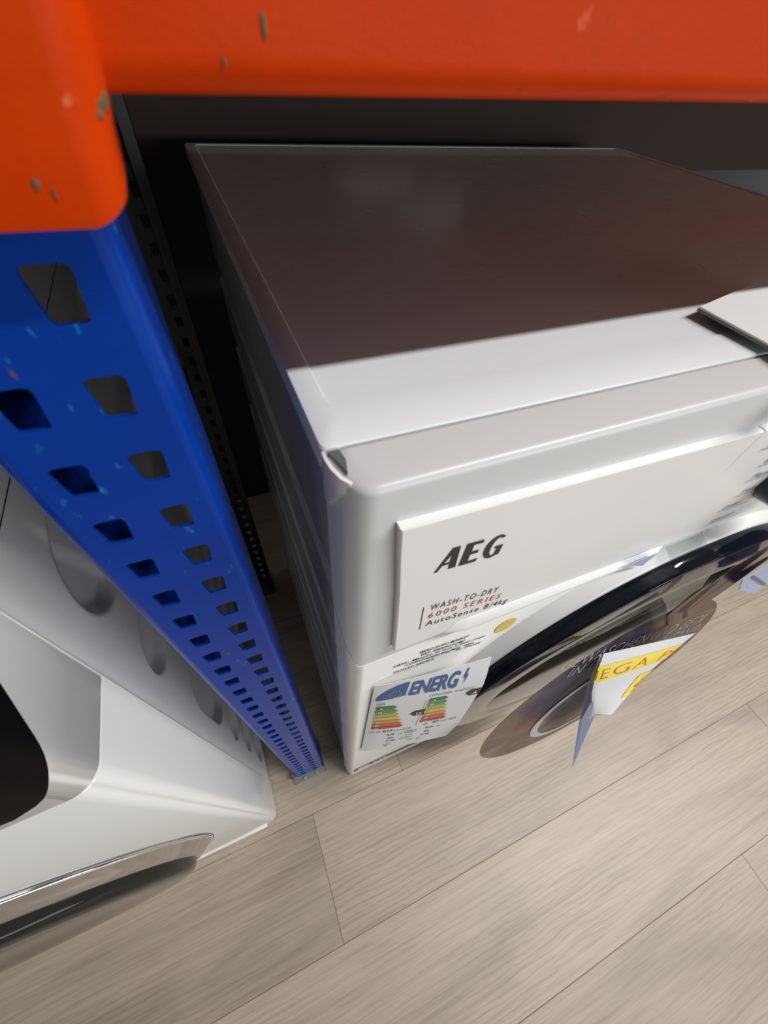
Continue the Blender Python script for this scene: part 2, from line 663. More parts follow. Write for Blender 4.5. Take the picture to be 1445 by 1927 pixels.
# end connector: an orange plate hooked over the face of the post
cz0 = 0.9150
prof = []
for s in (-1, 1):
    pts = [(s * 0.0325, 0.016)]
    for k in range(7):
        a = math.pi / 2 * k / 6
        pts.append((s * (0.0325 - 0.007 + 0.007 * math.cos(a)), -0.0025 - 0.0065 * math.sin(a) + 0.0005))
    prof += pts if s == -1 else list(reversed(pts))
outer = list(prof)
n = len(outer)
inner = [(p[0] * 0.93, p[1] + 0.0022 if abs(p[0]) < 0.031 else p[1]) for p in outer]
inner[0] = (inner[0][0], 0.016)
inner[-1] = (inner[-1][0], 0.016)
rings = []
for z, sh, d in ((cz0 + 0.0006, 0.97, 0.0008), (cz0, 0.985, 0.0004), (cz0 + 0.002, 1.0, 0.0), (cz0 + 0.012, 1.02, 0.0), (cz0 + 0.020, 1.075, -0.0002), (cz0 + 0.03, 1.105, -0.0004), (cz0 + 0.06, 1.115, 0), (cz0 + 0.165, 1.115, 0)):
    def lift(p):
        # rounded lower corners: the edge rises towards the sides
        e = max(0.0, (abs(p[0]) - 0.024) / 0.0085)
        return z + (0.0035 * e * e if z < cz0 + 0.003 else 0.0)
    rings.append([(p[0] * sh, p[1] + d, lift(p)) for p in outer] + [(p[0] * sh, p[1] + d, lift(p)) for p in reversed(inner)])
conn = obj('beam_connector', loft(rings, cap=True), M['orange'], rack, smooth=True, angle=50)
tag(conn, 'rounded orange end connector, chipped to bare metal at its edge')
rusty = mat('bare_rusty_metal', (0.13, 0.08, 0.035), 0.8, vary=0.5, vscale=900)
def paint_chip(parent, loc, rx, rz, rot=0.0):
    bm = bmesh.new()
    bmesh.ops.create_icosphere(bm, subdivisions=2, radius=1.0)
    for v in bm.verts:
        a = random.uniform(0.75, 1.2)
        v.co = Vector((v.co.x * rx * a, v.co.y * 0.0003, v.co.z * rz * a))
    o = obj('paint_chip', bm, rusty, parent, smooth=True)
    o.location = loc
    o.rotation_euler = (0, 0, rot)
paint_chip(conn, (0.0334, -0.0051, 0.9334), 0.0018, 0.0017, 0.9)
paint_chip(conn, (0.0326, -0.0060, 0.9312), 0.0008, 0.0007, 0.8)
paint_chip(conn, (0.0186, -0.0086, 0.9223), 0.0006, 0.0009)
paint_chip(conn, (0.0208, -0.0086, 0.9207), 0.0003, 0.0010)

# beam, slightly tilted so that it runs up to the right
BP = rounded([(0.0, 0.0), (0.040, 0.0), (0.040, 0.072), (0.030, 0.072), (0.030, 0.060), (0.0, 0.060)], [0.0062, 0.003, 0.002, 0.002, 0.002, 0.004], 8)
bm = prism([(p[0], p[1]) for p in BP], 'x', 0.0, 1.36)
bmesh.ops.rotate(bm, verts=bm.verts, cent=(0, 0, 0), matrix=Matrix.Rotation(-math.radians(1.25), 3, 'Y'))
bmesh.ops.translate(bm, verts=bm.verts, vec=(0.030, 0.000, 0.9325))
beam = obj('beam', bm, M['orange'], rack, smooth=True, angle=50)
paint_chip(beam, (0.0641, 0.0, 0.9427), 0.0006, 0.0018)
paint_chip(beam, (0.0560, 0.0, 0.9380), 0.0004, 0.0006)
bm = prism([(p[0], p[1]) for p in BP], 'x', 0.0, 1.36)
bmesh.ops.translate(bm, verts=bm.verts, vec=(0.030, 0.418, 0.9345))
obj('beam', bm, M['orange'], rack, smooth=True, angle=50)
bm = boxmesh(0.03, 1.38, 0.012, 0.452, 1.020, 1.038, bevel=0.001)
obj('shelf_board', bm, M['board'], rack)
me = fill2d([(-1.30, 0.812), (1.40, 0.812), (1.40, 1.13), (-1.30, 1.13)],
            [rounded([(0.235, 0.893), (0.365, 0.893), (0.365, 0.905), (0.285, 0.918)], 0.006), rounded([(0.325, 0.925), (0.455, 0.925), (0.455, 0.955), (0.405, 0.972)], 0.008)], thick=0.006)  # openings added so the pale wall mirrors as patches on the lid
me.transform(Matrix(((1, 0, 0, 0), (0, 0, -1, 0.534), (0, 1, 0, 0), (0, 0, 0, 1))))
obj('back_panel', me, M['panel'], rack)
# the neighbouring bay on the left
for yy in (0.0, 0.418):
    bm = prism([(p[0], p[1]) for p in BP], 'x', -1.36, -0.030)
    bmesh.ops.translate(bm, verts=bm.verts, vec=(0, yy, 0.936))
    obj('beam', bm, M['orange'], rack, smooth=True, angle=50)
obj('shelf_board', boxmesh(-1.35, 0.028, 0.043, 0.412, 1.010, 1.028, bevel=0.001), M['board'], rack)

# ------------------------------------------------------------------ washing machine
W1 = tag(empty('washing_machine', (0, 0, 0)),
         'white front-loading washer dryer with a black door ring, under the orange beam', 'washing machine')
# steel body; the left side carries horizontal grooves
zs = [0.012]
prof = [(0.597, 0.012)]
left = [(0.0035, 0.012)]
for zg in (0.058, 0.155, 0.252, 0.349, 0.443, 0.540, 0.640, 0.733):
    left += [(0.0035, zg - 0.014), (0.0068, zg - 0.008), (0.0068, zg + 0.008), (0.0035, zg + 0.014)]
left += [(0.0035, 0.838)]
prof = left + [(0.597, 0.838), (0.597, 0.012)]
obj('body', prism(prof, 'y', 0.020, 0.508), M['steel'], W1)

# lid: rounded plate with a slightly raised field
def rect(x0, x1, y0, y1, r, z):
    return [(p[0], p[1], z) for p in rounded([(x0, y0), (x1, y0), (x1, y1), (x0, y1)], r, 4)]
LX0, LX1, LY0, LY1 = -0.0005, 0.6005, 0.0222, 0.517
rings = [rect(LX0 + 0.001, LX1 - 0.001, LY0 + 0.001, LY1 - 0.001, 0.004, 0.8385),
         rect(LX0, LX1, LY0, LY1, 0.004, 0.8395), rect(LX0, LX1, LY0, LY1, 0.004, 0.8485),
         rect(LX0 + 0.0005, LX1 - 0.0005, LY0 + 0.0005, LY1 - 0.0005, 0.004, 0.8496), rect(LX0 + 0.0014, LX1 - 0.0014, LY0 + 0.0014, LY1 - 0.0014, 0.004, 0.85),
         rect(0.0094, 0.5906, 0.0440, 0.509, 0.006, 0.8500), rect(0.0101, 0.5899, 0.0447, 0.508, 0.006, 0.8493),
         rect(0.0107, 0.5893, 0.0453, 0.5074, 0.006, 0.8493)]
obj('lid', loft(rings, cap=True), M['lid'], W1, smooth=True, angle=25)

# front frame profile (plan view): slanted, rounded cheeks left and right
def cheek(x_c=0.0095, y_s=0.0205, n=8):
    p = [(0.0, y_s), (0.0008, y_s - 0.004)]
    a, c, d = Vector((0.0018, 0.0125)), Vector((0.0050, 0.0)), Vector((x_c + 0.0045, 0.0))
    for k in range(n + 1):
        s = k / n
        q = a * (1 - s) ** 2 + c * 2 * s * (1 - s) + d * s * s
        p.append((q.x, q.y))
    return p
CH = cheek()
PLAN = CH + [(0.3, 0.0)] + [(0.6 - x, y) for x, y in reversed(CH)]
def seam(y, g=0.0):
    return 0.6685 + g + 0.066 * min(1.0, max(0.0, (y - 0.0015) / 0.019)) ** 0.9
# upper fascia with a rounded front top edge
def ring_at(z, inset=0.0):
    return [(x + inset * (1 if x < 0.3 else -1) * (1 if x != 0.3 else 0), y + inset if y < 0.018 else y, z) for x, y in PLAN]
rings = [[(x, y, seam(y, 0.0007)) for x, y in PLAN]]
rings += [[(x, y, max(seam(y, 0.0008) + 0.002, 0.70 + (0.045 if y > 0.012 else 0))) for x, y in PLAN]]
rings += [ring_at(0.8440)]
for k in range(1, 6):
    a = math.pi / 2 * k / 5
    i = 0.0032 * (1 - math.cos(a))
    rings.append(ring_at(0.8440 + 0.0036 * math.sin(a), i))
rings.append([(min(max(x, 0.0085), 0.5915), max(y, 0.0208), 0.8490) for x, y in PLAN])
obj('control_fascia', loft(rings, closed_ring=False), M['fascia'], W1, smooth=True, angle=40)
# lower front
rings = [[(x, y, 0.0) for x, y in PLAN], [(x, y, 0.012) for x, y in PLAN], [(x, y, seam(y, -0.0016)) for x, y in PLAN],
         [(x + 0.0008 * (1 if x < 0.3 else -1) * (x != 0.3), y + 0.0008, seam(y, -0.0006)) for x, y in PLAN]]
for i, z in ((0, 0.004), (1, 0.012)):
    rings[i] = [(x * 0.8 if x < 0.1 else x, y, z) for x, y in PLAN]
obj('front_panel', loft(rings, closed_ring=False), M['white'], W1, smooth=True, angle=40)
obj('seam_gasket', prism([(x + (0.0012 if x < 0.3 else -0.0012), max(y, 0.001) + 0.0004) for x, y in PLAN], 'z', 0.660, 0.745), M['gap'], W1)
# broken corner: a dark recess under the lid corner with a bent white clip
bm = prism([(0.0018, 0.0213), (0.0060, 0.0213), (0.0066, 0.0155), (0.0052, 0.0098)], 'z', 0.8400, 0.84905)
obj('corner_recess', bm, mat('grey_recess', (0.14, 0.14, 0.145), 0.6), W1)
cl = [(-0.0004, 0.0215), (-0.0006, 0.0175), (0.0002, 0.0130), (0.0022, 0.0085), (0.0048, 0.0060)]
cin = [(x + 0.0013, y + 0.0007) for x, y in cl]
rings = []
for (x, y), (xi, yi), zt, zb in zip(cl, cin, (0.8492, 0.8494, 0.8488, 0.8478, 0.8468), (0.8260, 0.8255, 0.8330, 0.8400, 0.8425)):
    rings.append([(x, y, zb), (x, y, zt), (xi, yi, zt), (xi, yi, zb)])
tag(obj('corner_clip', loft(rings, cap=True), M['white'], W1, smooth=True, angle=50), 'bent white clip sticking out at the lid corner')

# detergent drawer front: raised plate with a slightly flared left edge
DY = -0.0045
dl = [(0.0213, 0.8265), (0.0228, 0.807), (0.0262, 0.7717), (0.0297, 0.722), (0.0318, 0.689)]
dr = [(0.2408, 0.8185), (0.2408, 0.8), (0.2435, 0.765), (0.2455, 0.722), (0.2470, 0.688)]
rings = []
for (xl, zl), (xr, zr) in zip(dl, dr):
    rings.append([(xl, 0.002, zl), (xl, DY + 0.0006, zl), (xl + 0.0006, DY, zl - (0.0006 if zl > 0.82 else 0)), (xr - 0.0006, DY, zr - (0.0006 if zr > 0.815 else 0)), (xr, DY + 0.0006, zr), (xr, 0.002, zr)])
drawer = obj('detergent_drawer', loft(rings, cap=True), M['drawer'], W1, smooth=True, angle=30)
# grip ledge below the drawer
LP = [(0.0, 0.700), (DY - 0.0002, 0.6985), (-0.0084, 0.6900), (-0.0084, 0.6870), (-0.004, 0.6860), (0.0, 0.6860)]
a = [(0.0690 + (0.0065 if y > -0.006 else 0), y, z) for y, z in LP]
b = [(0.262 + (0.010 if y > -0.006 else 0), y, z - (0.008 if z > 0.69 else 0.002)) for y, z in LP]
a0 = [(x, max(y, DY - 0.0001), z) for x, y, z in a]
a = [(x + 0.014, y, z) for x, y, z in a]
ledge = obj('drawer_grip', loft([a0, a, b], cap=True), M['drawer'], drawer, smooth=True, angle=20)
pj = boxmesh(0.2425, 0.43, DY + 0.0004, 0.002, 0.675, 0.8185, bevel=0.0008)
prog = obj('program_panel', pj, M['drawer'], W1)

TY = DY - 0.00025
# brand letters, drawn as flared capitals
def poly_print(polys, f):
    bm = bmesh.new()
    for outer, holes in polys:
        me = fill2d(outer, holes)
        bm2 = to_bm([(me, f)])
        tmp = bpy.data.meshes.new('t')
        bm2.to_mesh(tmp)
        bm2.free()
        bm.from_mesh(tmp)
        bpy.data.meshes.remove(tmp)
    return bm
A = ([(-0.10, 0), (0.06, 0), (0.24, 0.25), (0.60, 0.25), (0.62, 0.0), (1.0, 0), (0.86, 1.0), (0.48, 1.0), (0.45, 0.93)], [[(0.30, 0.35), (0.58, 0.35), (0.55, 0.70)]])
Eo = [(0, 0), (1.02, 0), (1.10, 0.15), (0.48, 0.13), (0.48, 0.44), (0.92, 0.44), (0.92, 0.58), (0.48, 0.58), (0.48, 0.87), (1.02, 0.86), (0.98, 1.0), (0.02, 1.0)]
g_out = disc_pts(0.60, 0.50, 0.60, 20, math.radians(52), math.radians(300), 0.52)
g_in = disc_pts(0.66, 0.50, 0.28, 16, math.radians(300), math.radians(60), 0.40)
Go = g_out + [(1.10, 0.06), (1.10, 0.52), (0.62, 0.52), (0.62, 0.42), (0.78, 0.40), (0.78, 0.14)] + g_in[1:] + [(0.92, 0.86), (1.08, 0.98)]
def at_logo(x0, wx, z0, hz):
    return lambda x, y: (x0 + wx * x, TY, z0 + hz * y - 0.0009 * x)
bm = join_bm([poly_print([A], at_logo(0.0440, 0.0108, 0.7828, 0.0190)),
              poly_print([(Eo, [])], at_logo(0.0566, 0.0095, 0.7815, 0.0192)),
              poly_print([(Go, [])], at_logo(0.0690, 0.0101, 0.7800, 0.0194))])
obj('brand_lettering', bm, M['ink'], drawer, normals=False)
bm = to_bm([line_text('WASH-TO-DRY', (0.0487, TY, 0.7375), (0.0972, TY, 0.7275), 0.0078, spacing=1.35)])
obj('series_lettering', bm, M['ink'], drawer, normals=False)
bm = to_bm([line_text('6000 SERIES', (0.0495, TY, 0.7262), (0.1035, TY, 0.7148), 0.0076, spacing=1.35)])
tag(obj('series_lettering', bm, M['redink'], drawer, normals=False), 'red series lettering')
bm = to_bm([line_text('AutoSense 8/4kg', (0.0498, TY, 0.7145), (0.1140, TY, 0.7010), 0.0078, spacing=1.2)])
obj('series_lettering', bm, M['ink'], drawer, normals=False)
me, _ = stroke((0.0439, TY, 0.745), (0.0464, TY, 0.7125), 0.0006)
obj('lettering_bar', me, M['ink'], drawer)

# programme list and dial
PY = DY - 0.0001
items = [('NonStop', (0.2645, 0.8005), (0.2830, 0.8005), 0.7987), ('Baumwolle', (0.2880, 0.7795), (0.3120, 0.780), 0.7772),
         ('Pflegeleicht', (0.2965, 0.7620), (0.3230, 0.762), 0.7596), ('Wolle', (0.3080, 0.7412), (0.3230, 0.742), 0.7388),
         ('Outdoor', (0.3090, 0.7220), (0.3290, 0.723), 0.7200), ('Schleudern', (0.3150, 0.7020), (0.3430, 0.7035), 0.6998), ('Auffrischen', (0.3200, 0.6825), (0.3480, 0.683), 0.680)]
parts, strokes = [], []
for s, a, b, zu in items:
    parts.append(line_text(s, (a[0], PY, a[1]), (b[0], PY, b[1]), 0.0058))
    bm = bmesh.new()
    vs = [bm.verts.new(p) for p in ((a[0] - 0.003, PY, zu - 0.0003), (b[0] + 0.014, PY, zu - 0.0003), (b[0] + 0.014, PY, zu + 0.0003), (a[0] - 0.003, PY, zu + 0.0003))]
    bm.faces.new(vs)
    strokes.append(bm)
obj('programme_list', join_bm([to_bm(parts)] + strokes), M['greyink'], prog, normals=False)
me = fill2d(disc_pts(0.3300, 0.7445, 0.0050, 20, ry=0.0058))
me.transform(Matrix(((1, 0, 0, 0), (0, 0, -1, PY), (0, 1, 0, 0), (0, 0, 0, 1))))
obj('programme_symbol', me, M['greyink'], prog)
KC = (0.360, 0.755)
rings = []
for y, r in ((DY, 0.034), (-0.012, 0.033), (-0.026, 0.0315), (-0.0285, 0.030), (-0.030, 0.027)):
    rings.append([(KC[0] + r * math.cos(t * math.pi / 24), y, KC[1] + r * math.sin(t * math.pi / 24)) for t in range(48)])
obj('programme_dial', loft(rings, cap=True), M['knob'], W1, smooth=True, angle=40)
obj('display', boxmesh(0.44, 0.575, -0.003, 0.002, 0.70, 0.805, bevel=0.0008), M['black'], W1)

# door: black ring round a smoked porthole
DC = (0.300, 0.440)
def circ3(c, r, y, n=96):
    return [(c[0] + r * math.cos(2 * math.pi * t / n), y, c[1] + r * math.sin(2 * math.pi * t / n)) for t in range(n)]
DX, DZ, DN = 0.2170, 0.220, 2.25
DC = (0.3400, 0.4600)
def oval(d, y, n=128):
    # rounded-square outline of the door, inset by d
    out = []
    for t in range(n):
        c, q = math.cos(2 * math.pi * t / n), math.sin(2 * math.pi * t / n)
        out.append((DC[0] + (DX - d) * math.copysign(abs(c) ** (2 / DN), c), y, DC[1] + (DZ - d) * math.copysign(abs(q) ** (2 / DN), q)))
    return out
obj('door_surround', loft([oval(-0.010, 0.0005), oval(-0.009, -0.0010), oval(-0.003, -0.0120), oval(-0.0015, -0.0135), oval(0.001, -0.0138)]), M['white'], W1, smooth=True, angle=50)
door = obj('door', loft([oval(0.001, -0.0125), oval(0.0004, -0.0145), oval(0.0, -0.0155), oval(0.0, -0.020), oval(0.0, -0.0268), oval(0.0, -0.0272), oval(0.0002, -0.0280), oval(0.0008, -0.0286), oval(0.0016, -0.0288), oval(0.0021, -0.02885),
                         oval(0.006, -0.0291), oval(0.022, -0.0298), oval(0.040, -0.0306), oval(0.048, -0.0290), oval(0.056, -0.018)]),
           M['black'], W1, smooth=True, angle=40)
rings = [oval(0.048, -0.0290)] + [oval(DX - (DX - 0.048) * math.cos(a), -0.0290 - 0.006 * math.sin(a)) for a in (0.3, 0.6, 0.9, 1.2)]
obj('door_glass', loft(rings, cap=True), M['smoke'], door, smooth=True, angle=60)

# printed price text on the front, yellow dot, bottom badge
TY2 = -0.00045
price = [('IBERO-EURO MARKET', (0.0590, 0.6450), (0.1042, 0.6375), 0.0052), ('REF: 800HKHOM7', (0.0612, 0.6378), (0.1030, 0.6290), 0.0052),
         ('DESC. Maquina de lavar e secar roupa', (0.0384, 0.6352), (0.1250, 0.6195), 0.0050), ('LWR6A40680 8Kg/4Kg   AEG', (0.0496, 0.6265), (0.1158, 0.6120), 0.0050),
         ('PT: 799,00\u20ac', (0.0990, 0.6090), (0.1251, 0.6040), 0.0048), ('OUTLET: 549,90 \u20ac', (0.0395, 0.6190), (0.0774, 0.6118), 0.0054)]
bm = to_bm([line_text(s, (a[0], TY2, a[1]), (b[0], TY2, b[1]), h, bold=0.012) for s, a, b, h in price])
obj('price_lettering', bm, M['ink'], W1, normals=False)
me = fill2d(disc_pts(0.1433, 0.6280, 0.0100, 40, ry=0.0135), thick=0.0002)
me.transform(Matrix(((1, 0, 0, 0), (0, 0, -1, -0.0004), (0, 1, 0, 0), (0, 0, 0, 1))))
tag(obj('dot_sticker', me, M['yellow'], W1), 'round yellow dot sticker')
bdg = obj('bottom_badge', boxmesh(0.012, 0.170, -0.0006, 0.001, 0.047, 0.080), M['badge'], W1)
bm = to_bm([line_text('10', (0.052, -0.0008, 0.052), (0.078, -0.0008, 0.052), 0.022)])
for k in range(3):
    box(bm, 0.020, 0.042, -0.0009, -0.0007, 0.053 + k * 0.008, 0.057 + k * 0.008)
obj('badge_lettering', bm, M['whiteink'], bdg, normals=False)

# ------------------------------------------------------------------ energy label sheet
EL = tag(empty('energy_label', (0.07, -0.003, 0.30)), 'white energy label sheet with two coloured arrow scales, stuck on the washer dryer', 'label')
rowsL = [(0.0, (0.0232, -0.0022, 0.6140), (0.1180, -0.0190, 0.6270)), (0.12, (0.0226, -0.0022, 0.5760), (0.1195, -0.0280, 0.584)),
         (0.70, (0.0206, -0.0023, 0.394), (0.1340, -0.0330, 0.404)), (1.0, (0.0197, -0.0026, 0.3000), (0.1350, -0.0318, 0.318))]
def label_pt(u, v, off=0.0):
    v = min(max(v, 0), 1)
    for i in range(3):
        if v <= rowsL[i + 1][0] or i == 2:
            s = (v - rowsL[i][0]) / (rowsL[i + 1][0] - rowsL[i][0])
            break
    l = Vector(rowsL[i][1]).lerp(Vector(rowsL[i + 1][1]), s)
    r = Vector(rowsL[i][2]).lerp(Vector(rowsL[i + 1][2]), s)
    p = l.lerp(r, u)
    # stays on the flat front on the left and rises over the door ring on the right
    bend = max(0.0, u) ** 0.78
    p.y = l.y + (r.y - l.y) * bend - off
    return p - Vector((0.07, -0.003, 0.30))
nu, nv = 16, 14
rings = [[label_pt(i / nu, j / nv) for i in range(nu + 1)] for j in range(nv + 1)]
rings2 = [[p + Vector((0, 0.0003, 0)) for p in r] for r in rings]
full = [r + list(reversed(r2)) for r, r2 in zip(rings, rings2)]
obj('sheet', loft(full, cap=True), M['card'], EL, smooth=True)
OFF = 0.0005
def lab(poly, m, name, off=OFF, label=None):
    """Printed polygon(s) on the label, given in (u, v) with v downwards; finely split so that they follow the bend."""
    bm = bmesh.new()
    for pts in poly:
        vs = [bm.verts.new((p[0], p[1], 0)) for p in pts]
        bm.faces.new(vs)
    for k in range(1, 16):
        g = bm.verts[:] + bm.edges[:] + bm.faces[:]
        bmesh.ops.bisect_plane(bm, geom=g, plane_co=(k / 16, 0, 0), plane_no=(1, 0, 0))
    for v in bm.verts:
        v.co = label_pt(v.co.x, v.co.y, off)
    o = obj(name, bm, m, EL, normals=False)
    if label:
        tag(o, label)
    return o
def labt(items, m, name, off=OFF):
    prs = []
    for s, u0, v0, h, width, kw in items:
        me, w = text_mesh(s, **kw)
        prs.append((me, (lambda x, y, u0=u0, v0=v0, h=h, width=width, w=w: label_pt(u0 + x / w * width, v0 - y * h, off))))
    return tag(obj(name, to_bm(prs), m, EL, normals=False), kind='stuff' if len(items) > 1 else None)
# header: blue flag block with a rounded left shoulder, ENERG and bolt
sh = [(0.03, 0.14)] + [(0.03 + 0.26 * (1 - math.cos(a)), 0.14 - 0.125 * math.sin(a)) for a in (0.3, 0.6, 0.9, 1.2, 1.45)] + [(0.295, 0.014), (0.275, 0.105)]
lab([sh], M['bluepr'], 'flag_block')
stars = []
for k in range(12):
    a = k * math.pi / 6
    cu, cv = 0.185 + 0.05 * math.cos(a), 0.082 + 0.024 * math.sin(a)
    stars.append([(cu - 0.006, cv), (cu, cv + 0.004), (cu + 0.006, cv), (cu, cv - 0.004)])
lab(stars, M['yellow'], 'flag_stars', off=OFF * 1.8)
labt([('ENERG', 0.305, 0.108, 0.088, 0.44, dict(shear=0.2, bold=0.03))], M['bluepr'], 'energy_lettering')
lab([[(0.775, 0.065), (0.80, 0.02), (0.815, 0.02), (0.80, 0.05), (0.82, 0.05), (0.785, 0.105), (0.795, 0.065)]], M['bluepr'], 'bolt_symbol')
labt([('AEG', 0.045, 0.185, 0.022, 0.075, {}), ('LWR6A40680', 0.51, 0.158, 0.02, 0.2, {}), ('914603723', 0.74, 0.158, 0.02, 0.17, {})], M['greyink'], 'model_lettering')
keys = ['cA', 'cB', 'cC', 'cD', 'cE', 'cF', 'cG']
letters = 'ABCDEFG'
for col, (u0, v0) in enumerate(((0.05, 0.205), (0.525, 0.185))):
    lt = []
    for k in range(7):
        v = v0 + k * 0.047
        w = 0.155 + k * 0.021 if col == 0 else 0.145 + k * 0.015
        lab([[(u0, v), (u0 + w, v), (u0 + w + 0.03, v + 0.0185), (u0 + w, v + 0.037), (u0, v + 0.037)]], M[keys[k]], 'class_arrow')
        lt.append((letters[k], u0 + 0.025, v + 0.031, 0.026, 0.036, dict(bold=0.02)))
    labt(lt, M['whiteink'], 'class_letters', off=OFF * 1.8)
for u0, v0, s in ((0.385, 0.31, 'D'), (0.86, 0.165, 'A')):
    lab([[(u0, v0 + 0.034), (u0 + 0.045, v0), (u0 + 0.14, v0), (u0 + 0.14, v0 + 0.068), (u0 + 0.045, v0 + 0.068)]], M['ink'], 'class_pointer')
    labt([(s, u0 + 0.06, v0 + 0.053, 0.038, 0.05, dict(bold=0.02))], M['whiteink'], 'pointer_letter', off=OFF * 1.8)
lab([[(0.494, 0.19), (0.498, 0.19), (0.498, 0.55), (0.494, 0.55)]], M['greyink'], 'column_line')
labt([('217', 0.17, 0.592, 0.034, 0.10, dict(bold=0.02)), ('kWh/', 0.285, 0.592, 0.022, 0.09, {}), ('47', 0.665, 0.560, 0.034, 0.07, dict(bold=0.02)), ('kWh/', 0.745, 0.560, 0.022, 0.09, {}),
      ('4,0', 0.22, 0.665, 0.028, 0.08, dict(bold=0.02)), ('kg', 0.345, 0.665, 0.02, 0.04, {}), ('8,0', 0.62, 0.640, 0.028, 0.08, dict(bold=0.02)), ('kg', 0.74, 0.640, 0.02, 0.04, {}),
      ('60', 0.24, 0.735, 0.028, 0.06, dict(bold=0.02)), ('45', 0.62, 0.715, 0.028, 0.06, dict(bold=0.02)), ('5:40', 0.24, 0.80, 0.028, 0.10, dict(bold=0.02)), ('3:30', 0.61, 0.785, 0.028, 0.10, dict(bold=0.02)),
      ('B', 0.25, 0.925, 0.022, 0.03, {}), ('B', 0.60, 0.885, 0.022, 0.03, {})], M['ink'], 'figures')
# pictograms as thin outlines
def outline(pts, w=0.005):
    polys = []
    for a, b in zip(pts, pts[1:]):
        d = Vector((b[0] - a[0], b[1] - a[1]))
        if d.length < 1e-6:
            continue
        nrm = Vector((-d.y, d.x)).normalized() * w / 2
        polys.append([(a[0] - nrm.x, a[1] - nrm.y), (b[0] - nrm.x, b[1] - nrm.y), (b[0] + nrm.x, b[1] + nrm.y), (a[0] + nrm.x, a[1] + nrm.y)])
    return polys
pic = []
pic += outline([(0.04, 0.575), (0.05, 0.56), (0.075, 0.56), (0.085, 0.575), (0.075, 0.59), (0.05, 0.59), (0.04, 0.575)])
for k in range(3):
    pic += outline([(0.105 + k * 0.018, 0.592), (0.108 + k * 0.018, 0.56)])
pic += outline([(0.40, 0.625), (0.53, 0.625), (0.52, 0.665), (0.42, 0.665), (0.40, 0.625)])
pic += outline([(0.44, 0.638), (0.49, 0.638), (0.49, 0.652), (0.44, 0.652), (0.44, 0.638)])
pic += outline([(0.43, 0.69), (0.43, 0.715), (0.50, 0.715), (0.50, 0.70), (0.46, 0.70)])
pic += outline(disc_pts(0.445, 0.775, 0.06, 16, ry=0.022) + [(0.505, 0.775)])
pic += outline([(0.445, 0.775), (0.445, 0.76)]) + outline([(0.445, 0.775), (0.47, 0.78)])
pic += outline([(0.50, 0.83), (0.55, 0.83), (0.54, 0.855), (0.49, 0.855), (0.50, 0.83)]) + outline([(0.60, 0.83), (0.59, 0.855)]) + outline([(0.62, 0.83), (0.61, 0.855)]) + outline([(0.64, 0.83), (0.63, 0.855)])
pic += outline([(0.23, 0.87), (0.31, 0.865), (0.29, 0.885), (0.23, 0.885), (0.23, 0.87)])
pic += outline([(0.38, 0.575), (0.41, 0.565), (0.45, 0.565), (0.45, 0.59), (0.39, 0.59), (0.38, 0.575)])
pic += outline([(0.84, 0.54), (0.87, 0.53), (0.91, 0.53), (0.91, 0.556), (0.85, 0.556), (0.84, 0.54)])
pic += outline([(0.575, 0.555), (0.59, 0.54), (0.61, 0.54), (0.62, 0.555), (0.60, 0.565), (0.575, 0.555)])
tag(lab(pic, M['greyink'], 'pictograms'), kind='stuff')

